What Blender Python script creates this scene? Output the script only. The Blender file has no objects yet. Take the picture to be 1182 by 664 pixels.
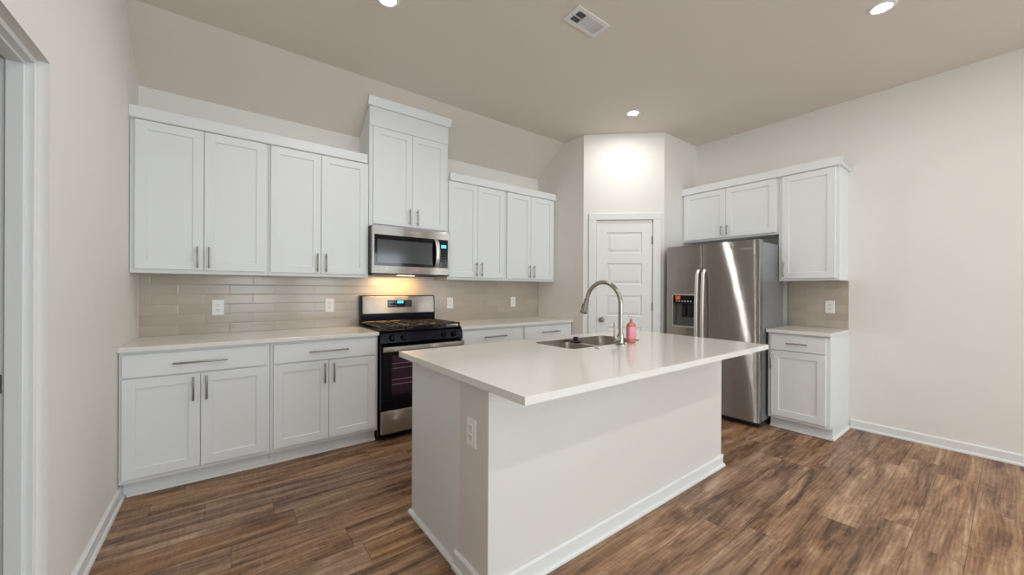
import bpy, bmesh, math, random
from mathutils import Vector, Matrix
from mathutils.geometry import tessellate_polygon
random.seed(4)
scene = bpy.context.scene
COL = scene.collection
R = math.radians
PI = math.pi

# ------------------------------------------------------------------ camera
cam = bpy.data.cameras.new('camera')
camo = bpy.data.objects.new('camera', cam)
COL.objects.link(camo)
FPX = 436.5
cam.sensor_fit = 'HORIZONTAL'
cam.sensor_width = 36.0
cam.lens = FPX / 1182 * 36.0
cam.shift_y = 2.52 / 1182
cam.clip_start = 0.02
yaw, rol = R(-37.09), R(0.293)
fw = Vector((-math.sin(yaw), math.cos(yaw), 0))
rt0 = Vector((math.cos(yaw), math.sin(yaw), 0))
up0 = Vector((0, 0, 1))
rt = rt0 * math.cos(rol) + up0 * math.sin(rol)
up = up0 * math.cos(rol) - rt0 * math.sin(rol)
m = Matrix((rt, up, -fw)).transposed().to_4x4()
m.translation = Vector((0.505, -3.768, 1.268))
camo.matrix_world = m
scene.camera = camo

# ------------------------------------------------------------------ light levels
scene.view_settings.view_transform = 'Standard'
scene.view_settings.look = 'None'
scene.view_settings.gamma = 1.0
scene.view_settings.use_curve_mapping = False
scene.view_settings.exposure = 0.54
scene.cycles.use_denoising = True
scene.cycles.max_bounces = 10
scene.cycles.diffuse_bounces = 6
scene.cycles.sample_clamp_indirect = 8.0
LAMP = 305.0         # recessed LED lens emission
DAY = 28.0           # watts per window behind the viewer
DAYCOL = (0.85, 0.94, 1.0)
LAMPCOL = (1.0, 0.978, 0.950)
SIDE_FILL = 75.0      # watts of the added, unseen patio door that brightens the left wall
world = bpy.data.worlds.new('World')
scene.world = world
world.use_nodes = True
world.node_tree.nodes['Background'].inputs[0].default_value = (0.75, 0.87, 1.0, 1)
world.node_tree.nodes['Background'].inputs[1].default_value = 1.0


# ------------------------------------------------------------------ materials
def lin(c):
    c = c / 255.0
    return c / 12.92 if c <= 0.04045 else ((c + 0.055) / 1.055) ** 2.4


def rgb(r, g, b):
    return (lin(r), lin(g), lin(b), 1.0)


class NT:
    """small node-tree writer"""
    def __init__(s, mat):
        s.t = mat.node_tree
        s.n = s.t.nodes
        s.l = s.t.links
        s.bsdf = s.n['Principled BSDF']

    def put(s, sock, v):
        if isinstance(v, bpy.types.NodeSocket):
            s.l.new(v, sock)
        else:
            sock.default_value = v

    def math(s, op, a, b=0.0, c=None):
        n = s.n.new('ShaderNodeMath')
        n.operation = op
        s.put(n.inputs[0], a)
        s.put(n.inputs[1], b)
        if c is not None:
            s.put(n.inputs[2], c)
        return n.outputs[0]

    def comb(s, x, y, z=0.0):
        n = s.n.new('ShaderNodeCombineXYZ')
        s.put(n.inputs[0], x); s.put(n.inputs[1], y); s.put(n.inputs[2], z)
        return n.outputs[0]

    def objco(s):
        tc = s.n.new('ShaderNodeTexCoord')
        sp = s.n.new('ShaderNodeSeparateXYZ')
        s.l.new(tc.outputs['Object'], sp.inputs[0])
        return tc.outputs['Object'], sp.outputs

    def noise(s, vec, scale=5.0, detail=2.0, rough=0.5, dist=0.0):
        n = s.n.new('ShaderNodeTexNoise')
        s.put(n.inputs['Vector'], vec)
        n.inputs['Scale'].default_value = scale
        n.inputs['Detail'].default_value = detail
        n.inputs['Roughness'].default_value = rough
        n.inputs['Distortion'].default_value = dist
        return n.outputs['Fac']

    def white(s, vec):
        n = s.n.new('ShaderNodeTexWhiteNoise')
        n.noise_dimensions = '3D'
        s.put(n.inputs['Vector'], vec)
        return n.outputs['Value'], n.outputs['Color']

    def ramp(s, fac, stops):
        n = s.n.new('ShaderNodeValToRGB')
        s.put(n.inputs[0], fac)
        e = n.color_ramp.elements
        while len(e) < len(stops):
            e.new(0.5)
        for i, (p, c) in enumerate(stops):
            e[i].position = p
            e[i].color = c
        return n.outputs[0]

    def mix(s, fac, a, b, mode='MIX'):
        n = s.n.new('ShaderNodeMix')
        n.data_type = 'RGBA'
        n.blend_type = mode
        s.put(n.inputs[0], fac); s.put(n.inputs[6], a); s.put(n.inputs[7], b)
        return n.outputs[2]

    def bump(s, h, strength=0.2, dist=0.01):
        n = s.n.new('ShaderNodeBump')
        n.inputs['Strength'].default_value = strength
        n.inputs['Distance'].default_value = dist
        s.put(n.inputs['Height'], h)
        s.l.new(n.outputs[0], s.bsdf.inputs['Normal'])


MATS = {}


def mat(name, color, rough=0.5, metal=0.0, **kw):
    mm = bpy.data.materials.new(name)
    mm.use_nodes = True
    b = mm.node_tree.nodes['Principled BSDF']
    b.inputs['Base Color'].default_value = color
    b.inputs['Roughness'].default_value = rough
    b.inputs['Metallic'].default_value = metal
    for k, v in kw.items():
        b.inputs[k.replace('_', ' ')].default_value = v
    MATS[name] = mm
    return mm


def paint(name, color, rough=0.6, bump=0.04, scale=90.0, var=0.03):
    mm = mat(name, color, rough)
    t = NT(mm)
    co, _ = t.objco()
    f = t.noise(co, 3.0, 3.0)
    dark = tuple(c * (1 - var) for c in color[:3]) + (1,)
    t.put(t.bsdf.inputs['Base Color'], t.mix(f, dark, color))
    if bump:
        t.bump(t.noise(co, scale, 3.0), bump, 0.004)
    return mm


M_WALL = paint('wall_paint', rgb(231, 228, 223), 0.7, 0.06, 120)
M_CEIL = paint('ceiling_paint', rgb(222, 214, 204), 0.85, 0.12, 70)
M_TRIM = paint('trim_white', rgb(228, 229, 229), 0.4, 0.0)
M_CAB = paint('cabinet_white', rgb(226, 229, 230), 0.38, 0.0, var=0.012)
M_DOOR = paint('door_white', rgb(230, 231, 230), 0.42, 0.02, 200, 0.012)
M_KNEE = paint('knee_wall_paint', rgb(219, 216, 211), 0.6, 0.05, 120, 0.015)
M_PLATE = mat('outlet_plastic', rgb(240, 240, 238), 0.3)
M_SLOT = mat('outlet_slot', rgb(40, 38, 36), 0.6)
M_NICKEL = mat('brushed_nickel', rgb(158, 154, 148), 0.32, 1.0)
M_FAUCET = mat('faucet_nickel', rgb(172, 166, 158), 0.27, 1.0)
M_BLACK = mat('black_enamel', rgb(15, 11, 21), 0.16, 0.0, Specular_IOR_Level=0.10)
M_BLACKGL = mat('black_glass', rgb(9, 6, 16), 0.06, 0.0, Specular_IOR_Level=0.35)
M_IRON = paint('cast_iron', rgb(52, 44, 38), 0.22, 0.08, 150)
M_RUBBER = mat('black_rubber', rgb(18, 18, 18), 0.6)
M_GREYPL = mat('grey_plastic', rgb(92, 96, 100), 0.45)
M_DARKGR = mat('dark_grille', rgb(24, 28, 36), 0.5)
M_CHROME = mat('chrome', rgb(215, 212, 206), 0.14, 1.0)
M_WHITEINK = mat('white_marking', rgb(225, 228, 230), 0.5)
M_GREYINK = mat('grey_marking', rgb(120, 122, 126), 0.5)
M_LOGO = mat('raised_logo_metal', rgb(226, 224, 220), 0.2, 1.0)


def emis(name, color, strength):
    mm = mat(name, (0.02, 0.02, 0.02, 1), 0.4)
    b = mm.node_tree.nodes['Principled BSDF']
    b.inputs['Emission Color'].default_value = color
    b.inputs['Emission Strength'].default_value = strength
    return mm


M_LAMP = emis('lamp_lens', LAMPCOL + (1,), LAMP)
M_BLUE = emis('blue_display', rgb(70, 200, 240), 1.4)
M_AMBER = emis('amber_patch_emission', rgb(235, 95, 25), 0.45)
M_HOODLENS = emis('hood_lamp_lens', (1.0, 0.68, 0.34, 1), 9.0)


def steel(name, color, rough, axis, aniso=0.75, lines=260.0, groove=0.7):
    """brushed stainless: fine lines across `axis` (the brushing runs along the other one)"""
    mm = mat(name, color, rough, 1.0)
    t = NT(mm)
    co, s = t.objco()
    if axis == 'z':      # brushed horizontally, lines stacked in z
        v = t.comb(t.math('MULTIPLY', s[0], 3.0), t.math('MULTIPLY', s[1], 3.0), t.math('MULTIPLY', s[2], lines))
    else:
        v = t.comb(t.math('MULTIPLY', s[0], lines), t.math('MULTIPLY', s[1], lines), t.math('MULTIPLY', s[2], 3.0))
    f = t.noise(v, 1.0, 2.0)
    t.put(t.bsdf.inputs['Roughness'], t.math('MULTIPLY_ADD', f, 0.03, rough - 0.015))
    d = tuple(c * 0.95 for c in color[:3]) + (1,)
    t.put(t.bsdf.inputs['Base Color'], t.mix(f, d, color))
    tg = t.n.new('ShaderNodeTangent')
    tg.direction_type = 'RADIAL'
    tg.axis = 'Z'
    t.l.new(tg.outputs[0], t.bsdf.inputs['Tangent'])
    t.bsdf.inputs['Anisotropic'].default_value = aniso
    t.bsdf.inputs['Anisotropic Rotation'].default_value = 0.25
    # brushing: microscopic grooves tilt the facets up and down, hardly sideways
    ge = t.n.new('ShaderNodeNewGeometry')
    vm = t.n.new('ShaderNodeVectorMath'); vm.operation = 'SCALE'; vm.inputs['Scale'].default_value = 9173.0
    t.l.new(ge.outputs['Position'], vm.inputs[0])
    r, c = t.white(vm.outputs[0])
    sc = t.n.new('ShaderNodeSeparateColor'); t.put(sc.inputs[0], c)
    tri = t.math('SUBTRACT', t.math('ADD', sc.outputs[0], sc.outputs[1]), 1.0)
    ad = t.n.new('ShaderNodeVectorMath'); ad.operation = 'ADD'
    t.l.new(ge.outputs['Normal'], ad.inputs[0])
    t.put(ad.inputs[1], t.comb(0.0, 0.0, t.math('MULTIPLY', tri, groove)))
    nm = t.n.new('ShaderNodeVectorMath'); nm.operation = 'NORMALIZE'
    t.l.new(ad.outputs[0], nm.inputs[0])
    t.l.new(nm.outputs[0], t.bsdf.inputs['Normal'])
    return mm


M_STEEL = steel('stainless_steel', rgb(176, 170, 163), 0.2, 'z', 1.0)
M_STEELF = steel('fridge_stainless', rgb(174, 171, 168), 0.17, 'z', 1.0, groove=1.15)
M_SINK = steel('sink_stainless', rgb(206, 199, 190), 0.3, 'z', 0.3, groove=0.1)
M_FSIDE = mat('fridge_side_grey', rgb(150, 152, 155), 0.34, 0.6)
M_HANDLE = mat('polished_steel_handle', rgb(228, 225, 220), 0.38, 1.0)
M_MWSIDE = mat('microwave_dark_case', rgb(62, 60, 60), 0.4, 0.5)


def quartz():
    mm = mat('white_quartz', rgb(226, 223, 218), 0.13)
    t = NT(mm)
    co, _ = t.objco()
    f = t.noise(co, 260.0, 2.0)
    c = t.ramp(f, [(0.3, rgb(220, 217, 212)), (0.7, rgb(231, 228, 223))])
    t.put(t.bsdf.inputs['Base Color'], c)
    return mm


M_QUARTZ = quartz()


def wood_floor():
    mm = mat('plank_floor', rgb(120, 85, 60), 0.42)
    t = NT(mm)
    co, s = t.objco()
    W, L = 0.182, 1.22
    yv = t.math('DIVIDE', s[1], W)
    row = t.math('FLOOR', yv)
    fy = t.math('FRACT', yv)
    r1, _ = t.white(t.comb(row, 7.3, 1.1))
    xv = t.math('DIVIDE', t.math('MULTIPLY_ADD', r1, L, s[0]), L)
    colm = t.math('FLOOR', xv)
    fx = t.math('FRACT', xv)
    pid = t.comb(row, colm, 3.7)
    pr, pc = t.white(pid)
    pr2, _ = t.white(t.comb(colm, row, 9.1))
    off = t.math('MULTIPLY', pr, 40.0)
    off2 = t.math('MULTIPLY', pr2, 23.0)
    # wide soft streaks along the plank
    st = t.noise(t.comb(t.math('MULTIPLY_ADD', s[0], 1.25, off), t.math('MULTIPLY_ADD', s[1], 11.0, off2), off), 1.0, 4.0, 0.55, 0.9)
    kn = t.noise(t.comb(t.math('MULTIPLY_ADD', s[0], 3.2, off2), t.math('MULTIPLY_ADD', s[1], 10.0, off), off2), 1.0, 3.0, 0.6, 2.2)
    # fine grain
    gr = t.noise(t.comb(t.math('MULTIPLY_ADD', s[0], 9.0, off), t.math('MULTIPLY_ADD', s[1], 120.0, off2), off2), 1.0, 5.0, 0.65, 0.5)
    # cathedral rings
    wn = t.n.new('ShaderNodeTexWave')
    wn.wave_type = 'RINGS'
    wn.inputs['Scale'].default_value = 1.4
    wn.inputs['Distortion'].default_value = 11.0
    wn.inputs['Detail'].default_value = 3.0
    wn.inputs['Detail Scale'].default_value = 1.2
    t.put(wn.inputs['Vector'], t.comb(t.math('MULTIPLY_ADD', s[0], 1.3, off), t.math('MULTIPLY_ADD', s[1], 11.0, off2), 0.0))
    # cross-cut saw marks
    sw = t.noise(t.comb(t.math('MULTIPLY_ADD', s[0], 75.0, off), t.math('MULTIPLY_ADD', s[1], 14.0, off2), off), 1.0, 3.0, 0.6, 0.4)
    v = t.math('MULTIPLY_ADD', st, 1.30, -0.10)
    v = t.math('ADD', v, t.math('MULTIPLY_ADD', kn, 0.42, -0.21))
    v = t.math('ADD', v, t.math('MULTIPLY_ADD', gr, 0.46, -0.23))
    v = t.math('ADD', v, t.math('MULTIPLY_ADD', wn.outputs['Fac'], 0.10, -0.05))
    v = t.math('ADD', v, t.math('MULTIPLY_ADD', sw, 0.27, -0.135))
    v = t.math('ADD', v, t.math('MULTIPLY_ADD', pr2, 0.12, -0.06))
    c = t.ramp(v, [(0.18, rgb(58, 38, 26)), (0.36, rgb(99, 69, 48)), (0.52, rgb(134, 98, 70)), (0.70, rgb(160, 124, 92)), (0.92, rgb(194, 160, 126))])
    hs = t.n.new('ShaderNodeHueSaturation')
    t.put(hs.inputs['Color'], c)
    t.put(hs.inputs['Saturation'], t.math('MULTIPLY_ADD', pr, 0.2, 0.84))
    # seams
    ey = t.math('MINIMUM', fy, t.math('SUBTRACT', 1.0, fy))
    ex = t.math('MINIMUM', fx, t.math('SUBTRACT', 1.0, fx))
    sy = t.math('LESS_THAN', ey, 0.0075)
    sx = t.math('LESS_THAN', ex, 0.0012)
    seam = t.math('MAXIMUM', sy, sx)
    c2 = t.mix(t.math('MULTIPLY', seam, 0.6), hs.outputs[0], rgb(40, 27, 20))
    t.put(t.bsdf.inputs['Base Color'], c2)
    t.put(t.bsdf.inputs['Roughness'], t.math('MULTIPLY_ADD', gr, 0.25, 0.34))
    t.bump(t.math('SUBTRACT', t.math('MULTIPLY_ADD', sw, 0.6, t.math('MULTIPLY', gr, 0.6)), seam), 0.22, 0.003)
    return mm


M_FLOOR = wood_floor()


def tiles(name, horiz):
    """glossy greige 3x12 inch tiles in running bond; horiz = index of the horizontal object axis"""
    mm = mat(name, rgb(176, 166, 154), 0.12)
    t = NT(mm)
    co, s = t.objco()
    W, H = 0.305, 0.0765
    zv = t.math('DIVIDE', t.math('SUBTRACT', s[2], 0.913), H)
    row = t.math('FLOOR', zv)
    fz = t.math('FRACT', zv)
    half = t.math('MULTIPLY', t.math('MODULO', row, 2.0), 0.5)
    xv = t.math('ADD', t.math('DIVIDE', s[horiz], W), t.math('ADD', half, 20.27))
    cl = t.math('FLOOR', xv)
    fx = t.math('FRACT', xv)
    r, c = t.white(t.comb(row, cl, 2.2))
    sp = t.n.new('ShaderNodeSeparateColor')
    t.put(sp.inputs[0], c)
    ez = t.math('MULTIPLY', t.math('MINIMUM', fz, t.math('SUBTRACT', 1.0, fz)), H)
    ex = t.math('MULTIPLY', t.math('MINIMUM', fx, t.math('SUBTRACT', 1.0, fx)), W)
    e = t.math('MINIMUM', ez, ex)
    grout = t.math('LESS_THAN', e, 0.0012)
    edge = t.math('MINIMUM', t.math('DIVIDE', e, 0.006), 1.0)
    base = t.ramp(t.math('MULTIPLY_ADD', t.noise(co, 7.0, 3.0), 0.4, t.math('MULTIPLY', r, 0.6)),
                  [(0.2, rgb(178, 166, 152)), (0.8, rgb(188, 177, 164))])
    t.put(t.bsdf.inputs['Base Color'], t.mix(grout, base, rgb(168, 158, 146)))
    t.put(t.bsdf.inputs['Roughness'], t.math('MULTIPLY_ADD', grout, 0.6, 0.16))
    tilt = t.math('ADD', t.math('MULTIPLY', t.math('SUBTRACT', sp.outputs[0], 0.5), t.math('MULTIPLY', fx, W)),
                  t.math('MULTIPLY', t.math('SUBTRACT', sp.outputs[1], 0.5), t.math('MULTIPLY', fz, H)))
    h = t.math('ADD', t.math('MULTIPLY', tilt, 5.0), t.math('MULTIPLY', edge, 0.6))
    h = t.math('ADD', h, t.math('MULTIPLY', t.noise(co, 14.0, 1.0), 0.5))
    t.bump(h, 0.4, 0.002)
    return mm


M_TILE_B = tiles('greige_wall_tile', 0)
M_TILE_R = tiles('greige_wall_tile_side', 1)


def pane_mat(name, tint, gloss, refl=0.12):
    """thin glass: tinted see-through plus a mirror-like coat"""
    mm = bpy.data.materials.new(name)
    mm.use_nodes = True
    n, l = mm.node_tree.nodes, mm.node_tree.links
    n.clear()
    out = n.new('ShaderNodeOutputMaterial')
    tr = n.new('ShaderNodeBsdfTransparent')
    tr.inputs[0].default_value = tint
    gl = n.new('ShaderNodeBsdfGlossy')
    gl.inputs['Roughness'].default_value = gloss
    lw = n.new('ShaderNodeLayerWeight')
    lw.inputs[0].default_value = 0.25
    mr = n.new('ShaderNodeMath')
    mr.operation = 'MULTIPLY_ADD'
    l.new(lw.outputs['Fresnel'], mr.inputs[0])
    mr.inputs[1].default_value = 0.7
    mr.inputs[2].default_value = refl
    mx = n.new('ShaderNodeMixShader')
    l.new(mr.outputs[0], mx.inputs[0])
    l.new(tr.outputs[0], mx.inputs[1])
    l.new(gl.outputs[0], mx.inputs[2])
    l.new(mx.outputs[0], out.inputs[0])
    return mm


M_OVENGL = pane_mat('oven_window_glass', rgb(232, 214, 232), 0.05, 0.03)
M_WINGL = pane_mat('window_glass', (0.95, 0.97, 0.97, 1), 0.0, 0.02)
M_CAVITY = mat('oven_cavity', rgb(70, 56, 66), 0.4)
M_RACK = mat('oven_rack', rgb(225, 215, 215), 0.35, 0.7)
M_MWGL = mat('microwave_window_mesh', rgb(70, 72, 74), 0.1)
M_PINK = mat('pink_label', rgb(220, 140, 156), 0.3)
M_SOAP = mat('amber_pink_soap', rgb(220, 138, 118), 0.15, 0.0, Transmission_Weight=0.3)
M_CLEAR = mat('clear_pump', rgb(238, 226, 222), 0.2, 0.0, Transmission_Weight=0.4)
M_DUCT = mat('duct_dark', rgb(30, 28, 30), 0.8)


# ------------------------------------------------------------------ mesh builders
class MB:
    def __init__(s):
        s.bm = bmesh.new()

    def _merge(s, b):
        me = bpy.data.meshes.new('tmp')
        b.to_mesh(me)
        b.free()
        s.bm.from_mesh(me)
        bpy.data.meshes.remove(me)

    def box(s, a, b, bev=0.0, seg=2, mat4=None):
        t = bmesh.new()
        bmesh.ops.create_cube(t, size=1.0)
        a, b = Vector(a), Vector(b)
        for v in t.verts:
            v.co = Vector(((a.x + b.x) / 2 + v.co.x * abs(b.x - a.x), (a.y + b.y) / 2 + v.co.y * abs(b.y - a.y), (a.z + b.z) / 2 + v.co.z * abs(b.z - a.z)))
        if bev > 0:
            bmesh.ops.bevel(t, geom=list(t.edges), offset=bev, segments=seg, profile=0.5, affect='EDGES')
        if mat4 is not None:
            bmesh.ops.transform(t, matrix=mat4, verts=t.verts)
        s._merge(t)
        return s

    def prism(s, pts, axis, lo, hi, bev=0.0):
        """extrude a 2-D outline along an axis; pts are the two other coordinates in xyz order"""
        t = bmesh.new()

        def P(p, h):
            if axis == 'x': return (h, p[0], p[1])
            if axis == 'y': return (p[0], h, p[1])
            return (p[0], p[1], h)
        A = [t.verts.new(P(p, lo)) for p in pts]
        B = [t.verts.new(P(p, hi)) for p in pts]
        t.faces.new(A)
        t.faces.new(B[::-1])
        n = len(pts)
        for i in range(n):
            t.faces.new((A[i], B[i], B[(i + 1) % n], A[(i + 1) % n]))
        bmesh.ops.recalc_face_normals(t, faces=t.faces)
        if bev:
            bmesh.ops.bevel(t, geom=list(t.edges), offset=bev, segments=2, profile=0.5, affect='EDGES')
        s._merge(t)
        return s

    def cyl(s, p, q, r, r2=None, seg=20, bev=0.0):
        p, q = Vector(p), Vector(q)
        d = q - p
        t = bmesh.new()
        bmesh.ops.create_cone(t, cap_ends=True, segments=seg, radius1=r, radius2=r if r2 is None else r2, depth=d.length)
        if bev:
            es = [e for e in t.edges if len(e.link_faces) == 2 and any(len(f.verts) > 4 for f in e.link_faces)]
            bmesh.ops.bevel(t, geom=es, offset=bev, segments=2, profile=0.5, affect='EDGES')
        mt = Matrix.Translation((p + q) / 2) @ d.to_track_quat('Z', 'Y').to_matrix().to_4x4()
        bmesh.ops.transform(t, matrix=mt, verts=t.verts)
        s._merge(t)
        return s

    def lathe(s, prof, center=(0, 0, 0), seg=28, mat4=None):
        t = bmesh.new()
        rings = []
        for r, z in prof:
            if r < 1e-6:
                rings.append([t.verts.new((0, 0, z))])
            else:
                rings.append([t.verts.new((r * math.cos(2 * PI * i / seg), r * math.sin(2 * PI * i / seg), z)) for i in range(seg)])
        for a, b in zip(rings, rings[1:]):
            for i in range(seg):
                j = (i + 1) % seg
                if len(a) == 1 and len(b) == 1: continue
                if len(a) == 1: t.faces.new((a[0], b[j], b[i]))
                elif len(b) == 1: t.faces.new((a[i], a[j], b[0]))
                else: t.faces.new((a[i], a[j], b[j], b[i]))
        bmesh.ops.recalc_face_normals(t, faces=t.faces)
        mm = Matrix.Translation(center) @ (mat4 or Matrix())
        bmesh.ops.transform(t, matrix=mm, verts=t.verts)
        s._merge(t)
        return s

    def tube(s, pts, r, seg=14, flat=1.0):
        """round tube through points; r is a number or one per point"""
        t = bmesh.new()
        pts = [Vector(p) for p in pts]
        n = len(pts)
        rs = r if isinstance(r, (list, tuple)) else [r] * n
        prev = None
        rings = []
        for i, p in enumerate(pts):
            d = (pts[min(i + 1, n - 1)] - pts[max(i - 1, 0)]).normalized()
            if prev is None:
                u = d.cross(Vector((0, 0, 1)))
                if u.length < 1e-3: u = d.cross(Vector((1, 0, 0)))
            else:
                u = prev - d * prev.dot(d)
            u.normalize()
            prev = u
            w = d.cross(u)
            rings.append([t.verts.new(p + rs[i] * (u * math.cos(2 * PI * k / seg) + w * flat * math.sin(2 * PI * k / seg))) for k in range(seg)])
        for a, b in zip(rings, rings[1:]):
            for k in range(seg):
                t.faces.new((a[k], a[(k + 1) % seg], b[(k + 1) % seg], b[k]))
        t.faces.new(rings[0][::-1])
        t.faces.new(rings[-1])
        bmesh.ops.recalc_face_normals(t, faces=t.faces)
        s._merge(t)
        return s

    def slab_hole(s, outer, inner, z0, z1):
        """flat slab with a hole through it (outlines in x, y)"""
        t = bmesh.new()
        allp = list(outer) + list(inner)
        tris = tessellate_polygon([[Vector((x, y, 0)) for x, y in outer], [Vector((x, y, 0)) for x, y in inner]])
        T = [t.verts.new((x, y, z1)) for x, y in allp]
        Bv = [t.verts.new((x, y, z0)) for x, y in allp]
        for a, b, c in tris:
            t.faces.new((T[a], T[b], T[c]))
            t.faces.new((Bv[a], Bv[b], Bv[c]))
        no, ni = len(outer), len(inner)
        for i in range(no):
            j = (i + 1) % no
            t.faces.new((T[i], T[j], Bv[j], Bv[i]))
        for i in range(ni):
            j = (i + 1) % ni
            t.faces.new((T[no + i], T[no + j], Bv[no + j], Bv[no + i]))
        bmesh.ops.recalc_face_normals(t, faces=t.faces)
        s._merge(t)
        return s

    def shaker(s, x0, x1, z0, z1, yf, th=0.02, fr=0.058, rec=0.008):
        """five-piece shaker front facing -y"""
        t = bmesh.new()

        def ring(a, y):
            return [t.verts.new((x, y, z)) for x, z in ((x0 + a, z0 + a), (x1 - a, z0 + a), (x1 - a, z1 - a), (x0 + a, z1 - a))]
        yb = yf + th
        r_back = ring(0, yb)
        r_side = ring(0, yf + 0.0015)
        r_out = ring(0.0015, yf)
        r_in = ring(fr, yf)
        r_pan = ring(fr + 0.002, yf + rec)
        seq = [r_back, r_side, r_out, r_in, r_pan]
        for a, b in zip(seq, seq[1:]):
            for i in range(4):
                j = (i + 1) % 4
                t.faces.new((a[i], a[j], b[j], b[i]))
        t.faces.new(r_pan)
        t.faces.new(r_back[::-1])
        bmesh.ops.recalc_face_normals(t, faces=t.faces)
        s._merge(t)
        return s

    def build(s, name, material, parent=None, smooth=False, angle=35):
        me = bpy.data.meshes.new(name)
        s.bm.to_mesh(me)
        s.bm.free()
        o = bpy.data.objects.new(name, me)
        me.materials.append(material)
        COL.objects.link(o)
        if parent is not None:
            o.parent = parent
        if smooth:
            for p in me.polygons:
                p.use_smooth = True
            try:
                me.set_sharp_from_angle(angle=R(angle))
            except Exception:
                pass
        return o


def thing(name, label, cat, loc=(0, 0, 0), rz=0.0, group=None):
    o = bpy.data.objects.new(name, None)
    o.empty_display_size = 0.1
    COL.objects.link(o)
    o.location = loc
    o.rotation_euler = (0, 0, rz)
    o['label'] = label
    o['category'] = cat
    if group: o['group'] = group
    return o


def tag(o, label, cat, group=None):
    o['label'] = label
    o['category'] = cat
    if group: o['group'] = group
    return o


def struct(o):
    o['kind'] = 'structure'
    return o


def dup(root, loc, rz, label):
    r = root.copy(); COL.objects.link(r)
    r.location = loc; r.rotation_euler = (0, 0, rz); r['label'] = label
    for ch in list(root.children):
        c = ch.copy(); COL.objects.link(c); c.parent = r
        for g in list(ch.children):
            d = g.copy(); COL.objects.link(d); d.parent = c
    return r


def text_obj(txt, name, material, parent, size, mtx, depth=0.0008, shear=0.0):
    cu = bpy.data.curves.new('txt', 'FONT')
    cu.body = txt
    cu.size = size
    cu.extrude = depth
    cu.shear = shear
    cu.align_x = 'CENTER'
    cu.align_y = 'CENTER'
    to = bpy.data.objects.new('txt', cu)
    COL.objects.link(to)
    dg = bpy.context.evaluated_depsgraph_get()
    me = bpy.data.meshes.new_from_object(to.evaluated_get(dg))
    bpy.data.objects.remove(to)
    me.transform(mtx)
    me.materials.clear()
    me.materials.append(material)
    o = bpy.data.objects.new(name, me)
    COL.objects.link(o)
    o.parent = parent
    return o


FACE_Y = Matrix.Rotation(PI / 2, 4, 'X')     # text lying in xy -> standing, facing -y


# ------------------------------------------------------------------ setting
ZC, ZS, YS = 3.057, 2.714, -0.475            # flat ceiling, back-wall top, start of the slope
SL = (ZC - ZS) / -YS
W1, WR, YR = 3.782, 5.155, -8.0
PA, PB = Vector((W1, -0.791)), Vector((4.447, -1.396))

struct(MB().box((-1.6, YR - 0.15, -0.12), (WR + 0.12, 0.12, 0)).build('floor', M_FLOOR))
struct(MB().prism([(0.12, ZS - 0.12 * SL), (YS, ZC), (YR - 0.15, ZC), (YR - 0.15, ZC + 0.12), (0.12, ZC + 0.12)], 'x', -0.16, WR + 0.12).build('ceiling', M_CEIL))
struct(MB().box((-0.16, 0, 0), (WR + 0.12, 0.12, ZS)).build('wall_back', M_WALL))
rw = MB()
GY0, GY1, GZ = -7.3, -5.3, 2.15             # opening for an unseen patio door, added to light the left wall
rw.box((WR, GY1, 0), (WR + 0.12, 0, ZC)); rw.box((WR, YR, 0), (WR + 0.12, GY0, ZC)); rw.box((WR, GY0, GZ), (WR + 0.12, GY1, ZC))
struct(rw.build('wall_right', M_WALL))
d3 = bpy.data.objects.new('added_patio_door', None); COL.objects.link(d3); d3.location = (WR + 0.06, (GY0 + GY1) / 2, 0); struct(d3)
for k_ in (0, 1):
    f = MB()
    y0_, y1_ = -1.0 + k_, 0.0 + k_
    f.box((-0.03, y0_ + 0.001, 0.01), (0.03, y0_ + 0.08, GZ - 0.01)); f.box((-0.03, y1_ - 0.08, 0.01), (0.03, y1_ - 0.001, GZ - 0.01))
    f.box((-0.03, y0_ + 0.08, 0.01), (0.03, y1_ - 0.08, 0.12)); f.box((-0.03, y0_ + 0.08, GZ - 0.09), (0.03, y1_ - 0.08, GZ - 0.01))
    f.build('added_door_frame', M_TRIM, d3)
    MB().box((-0.003, y0_ + 0.075, 0.115), (0.003, y1_ - 0.075, GZ - 0.085)).build('added_door_glass', M_WINGL, d3)
ld = bpy.data.lights.new('daylight', 'AREA'); ld.shape = 'RECTANGLE'; ld.size, ld.size_y = 1.9, 2.0  # fill light set in the added patio door
ld.energy = SIDE_FILL; ld.color = DAYCOL
lo = bpy.data.objects.new('daylight', ld); COL.objects.link(lo)
lo.location = (WR + 0.16, (GY0 + GY1) / 2, 1.08); lo.rotation_euler = (R(90), 0, R(90))
# left wall with a doorway (opening y -2.56..-1.69)
DY0, DY1, DZ = -2.56, -1.69, 2.068
wl = MB()
wl.prism([(0, 0), (0, ZS), (YS, ZC), (DY1, ZC), (DY1, 0)], 'x', -0.16, 0)
wl.box((-0.16, DY0, DZ), (0, DY1, ZC))
wl.box((-0.16, YR, 0), (0, DY0, ZC))
struct(wl.build('wall_left', M_WALL))
# hallway beyond the doorway
hb = MB()
hb.box((-1.6, -3.3, 0), (-1.5, -1.2, 2.6))
hb.box((-1.5, -3.3, 0), (-0.161, -3.2, 2.6))
hb.box((-1.5, -1.3, 0), (-0.161, -1.2, 2.6))
hb.box((-1.6, -3.3, 2.6), (-0.161, -1.2, 2.7))
struct(hb.build('wall_hall', M_WALL))
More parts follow.
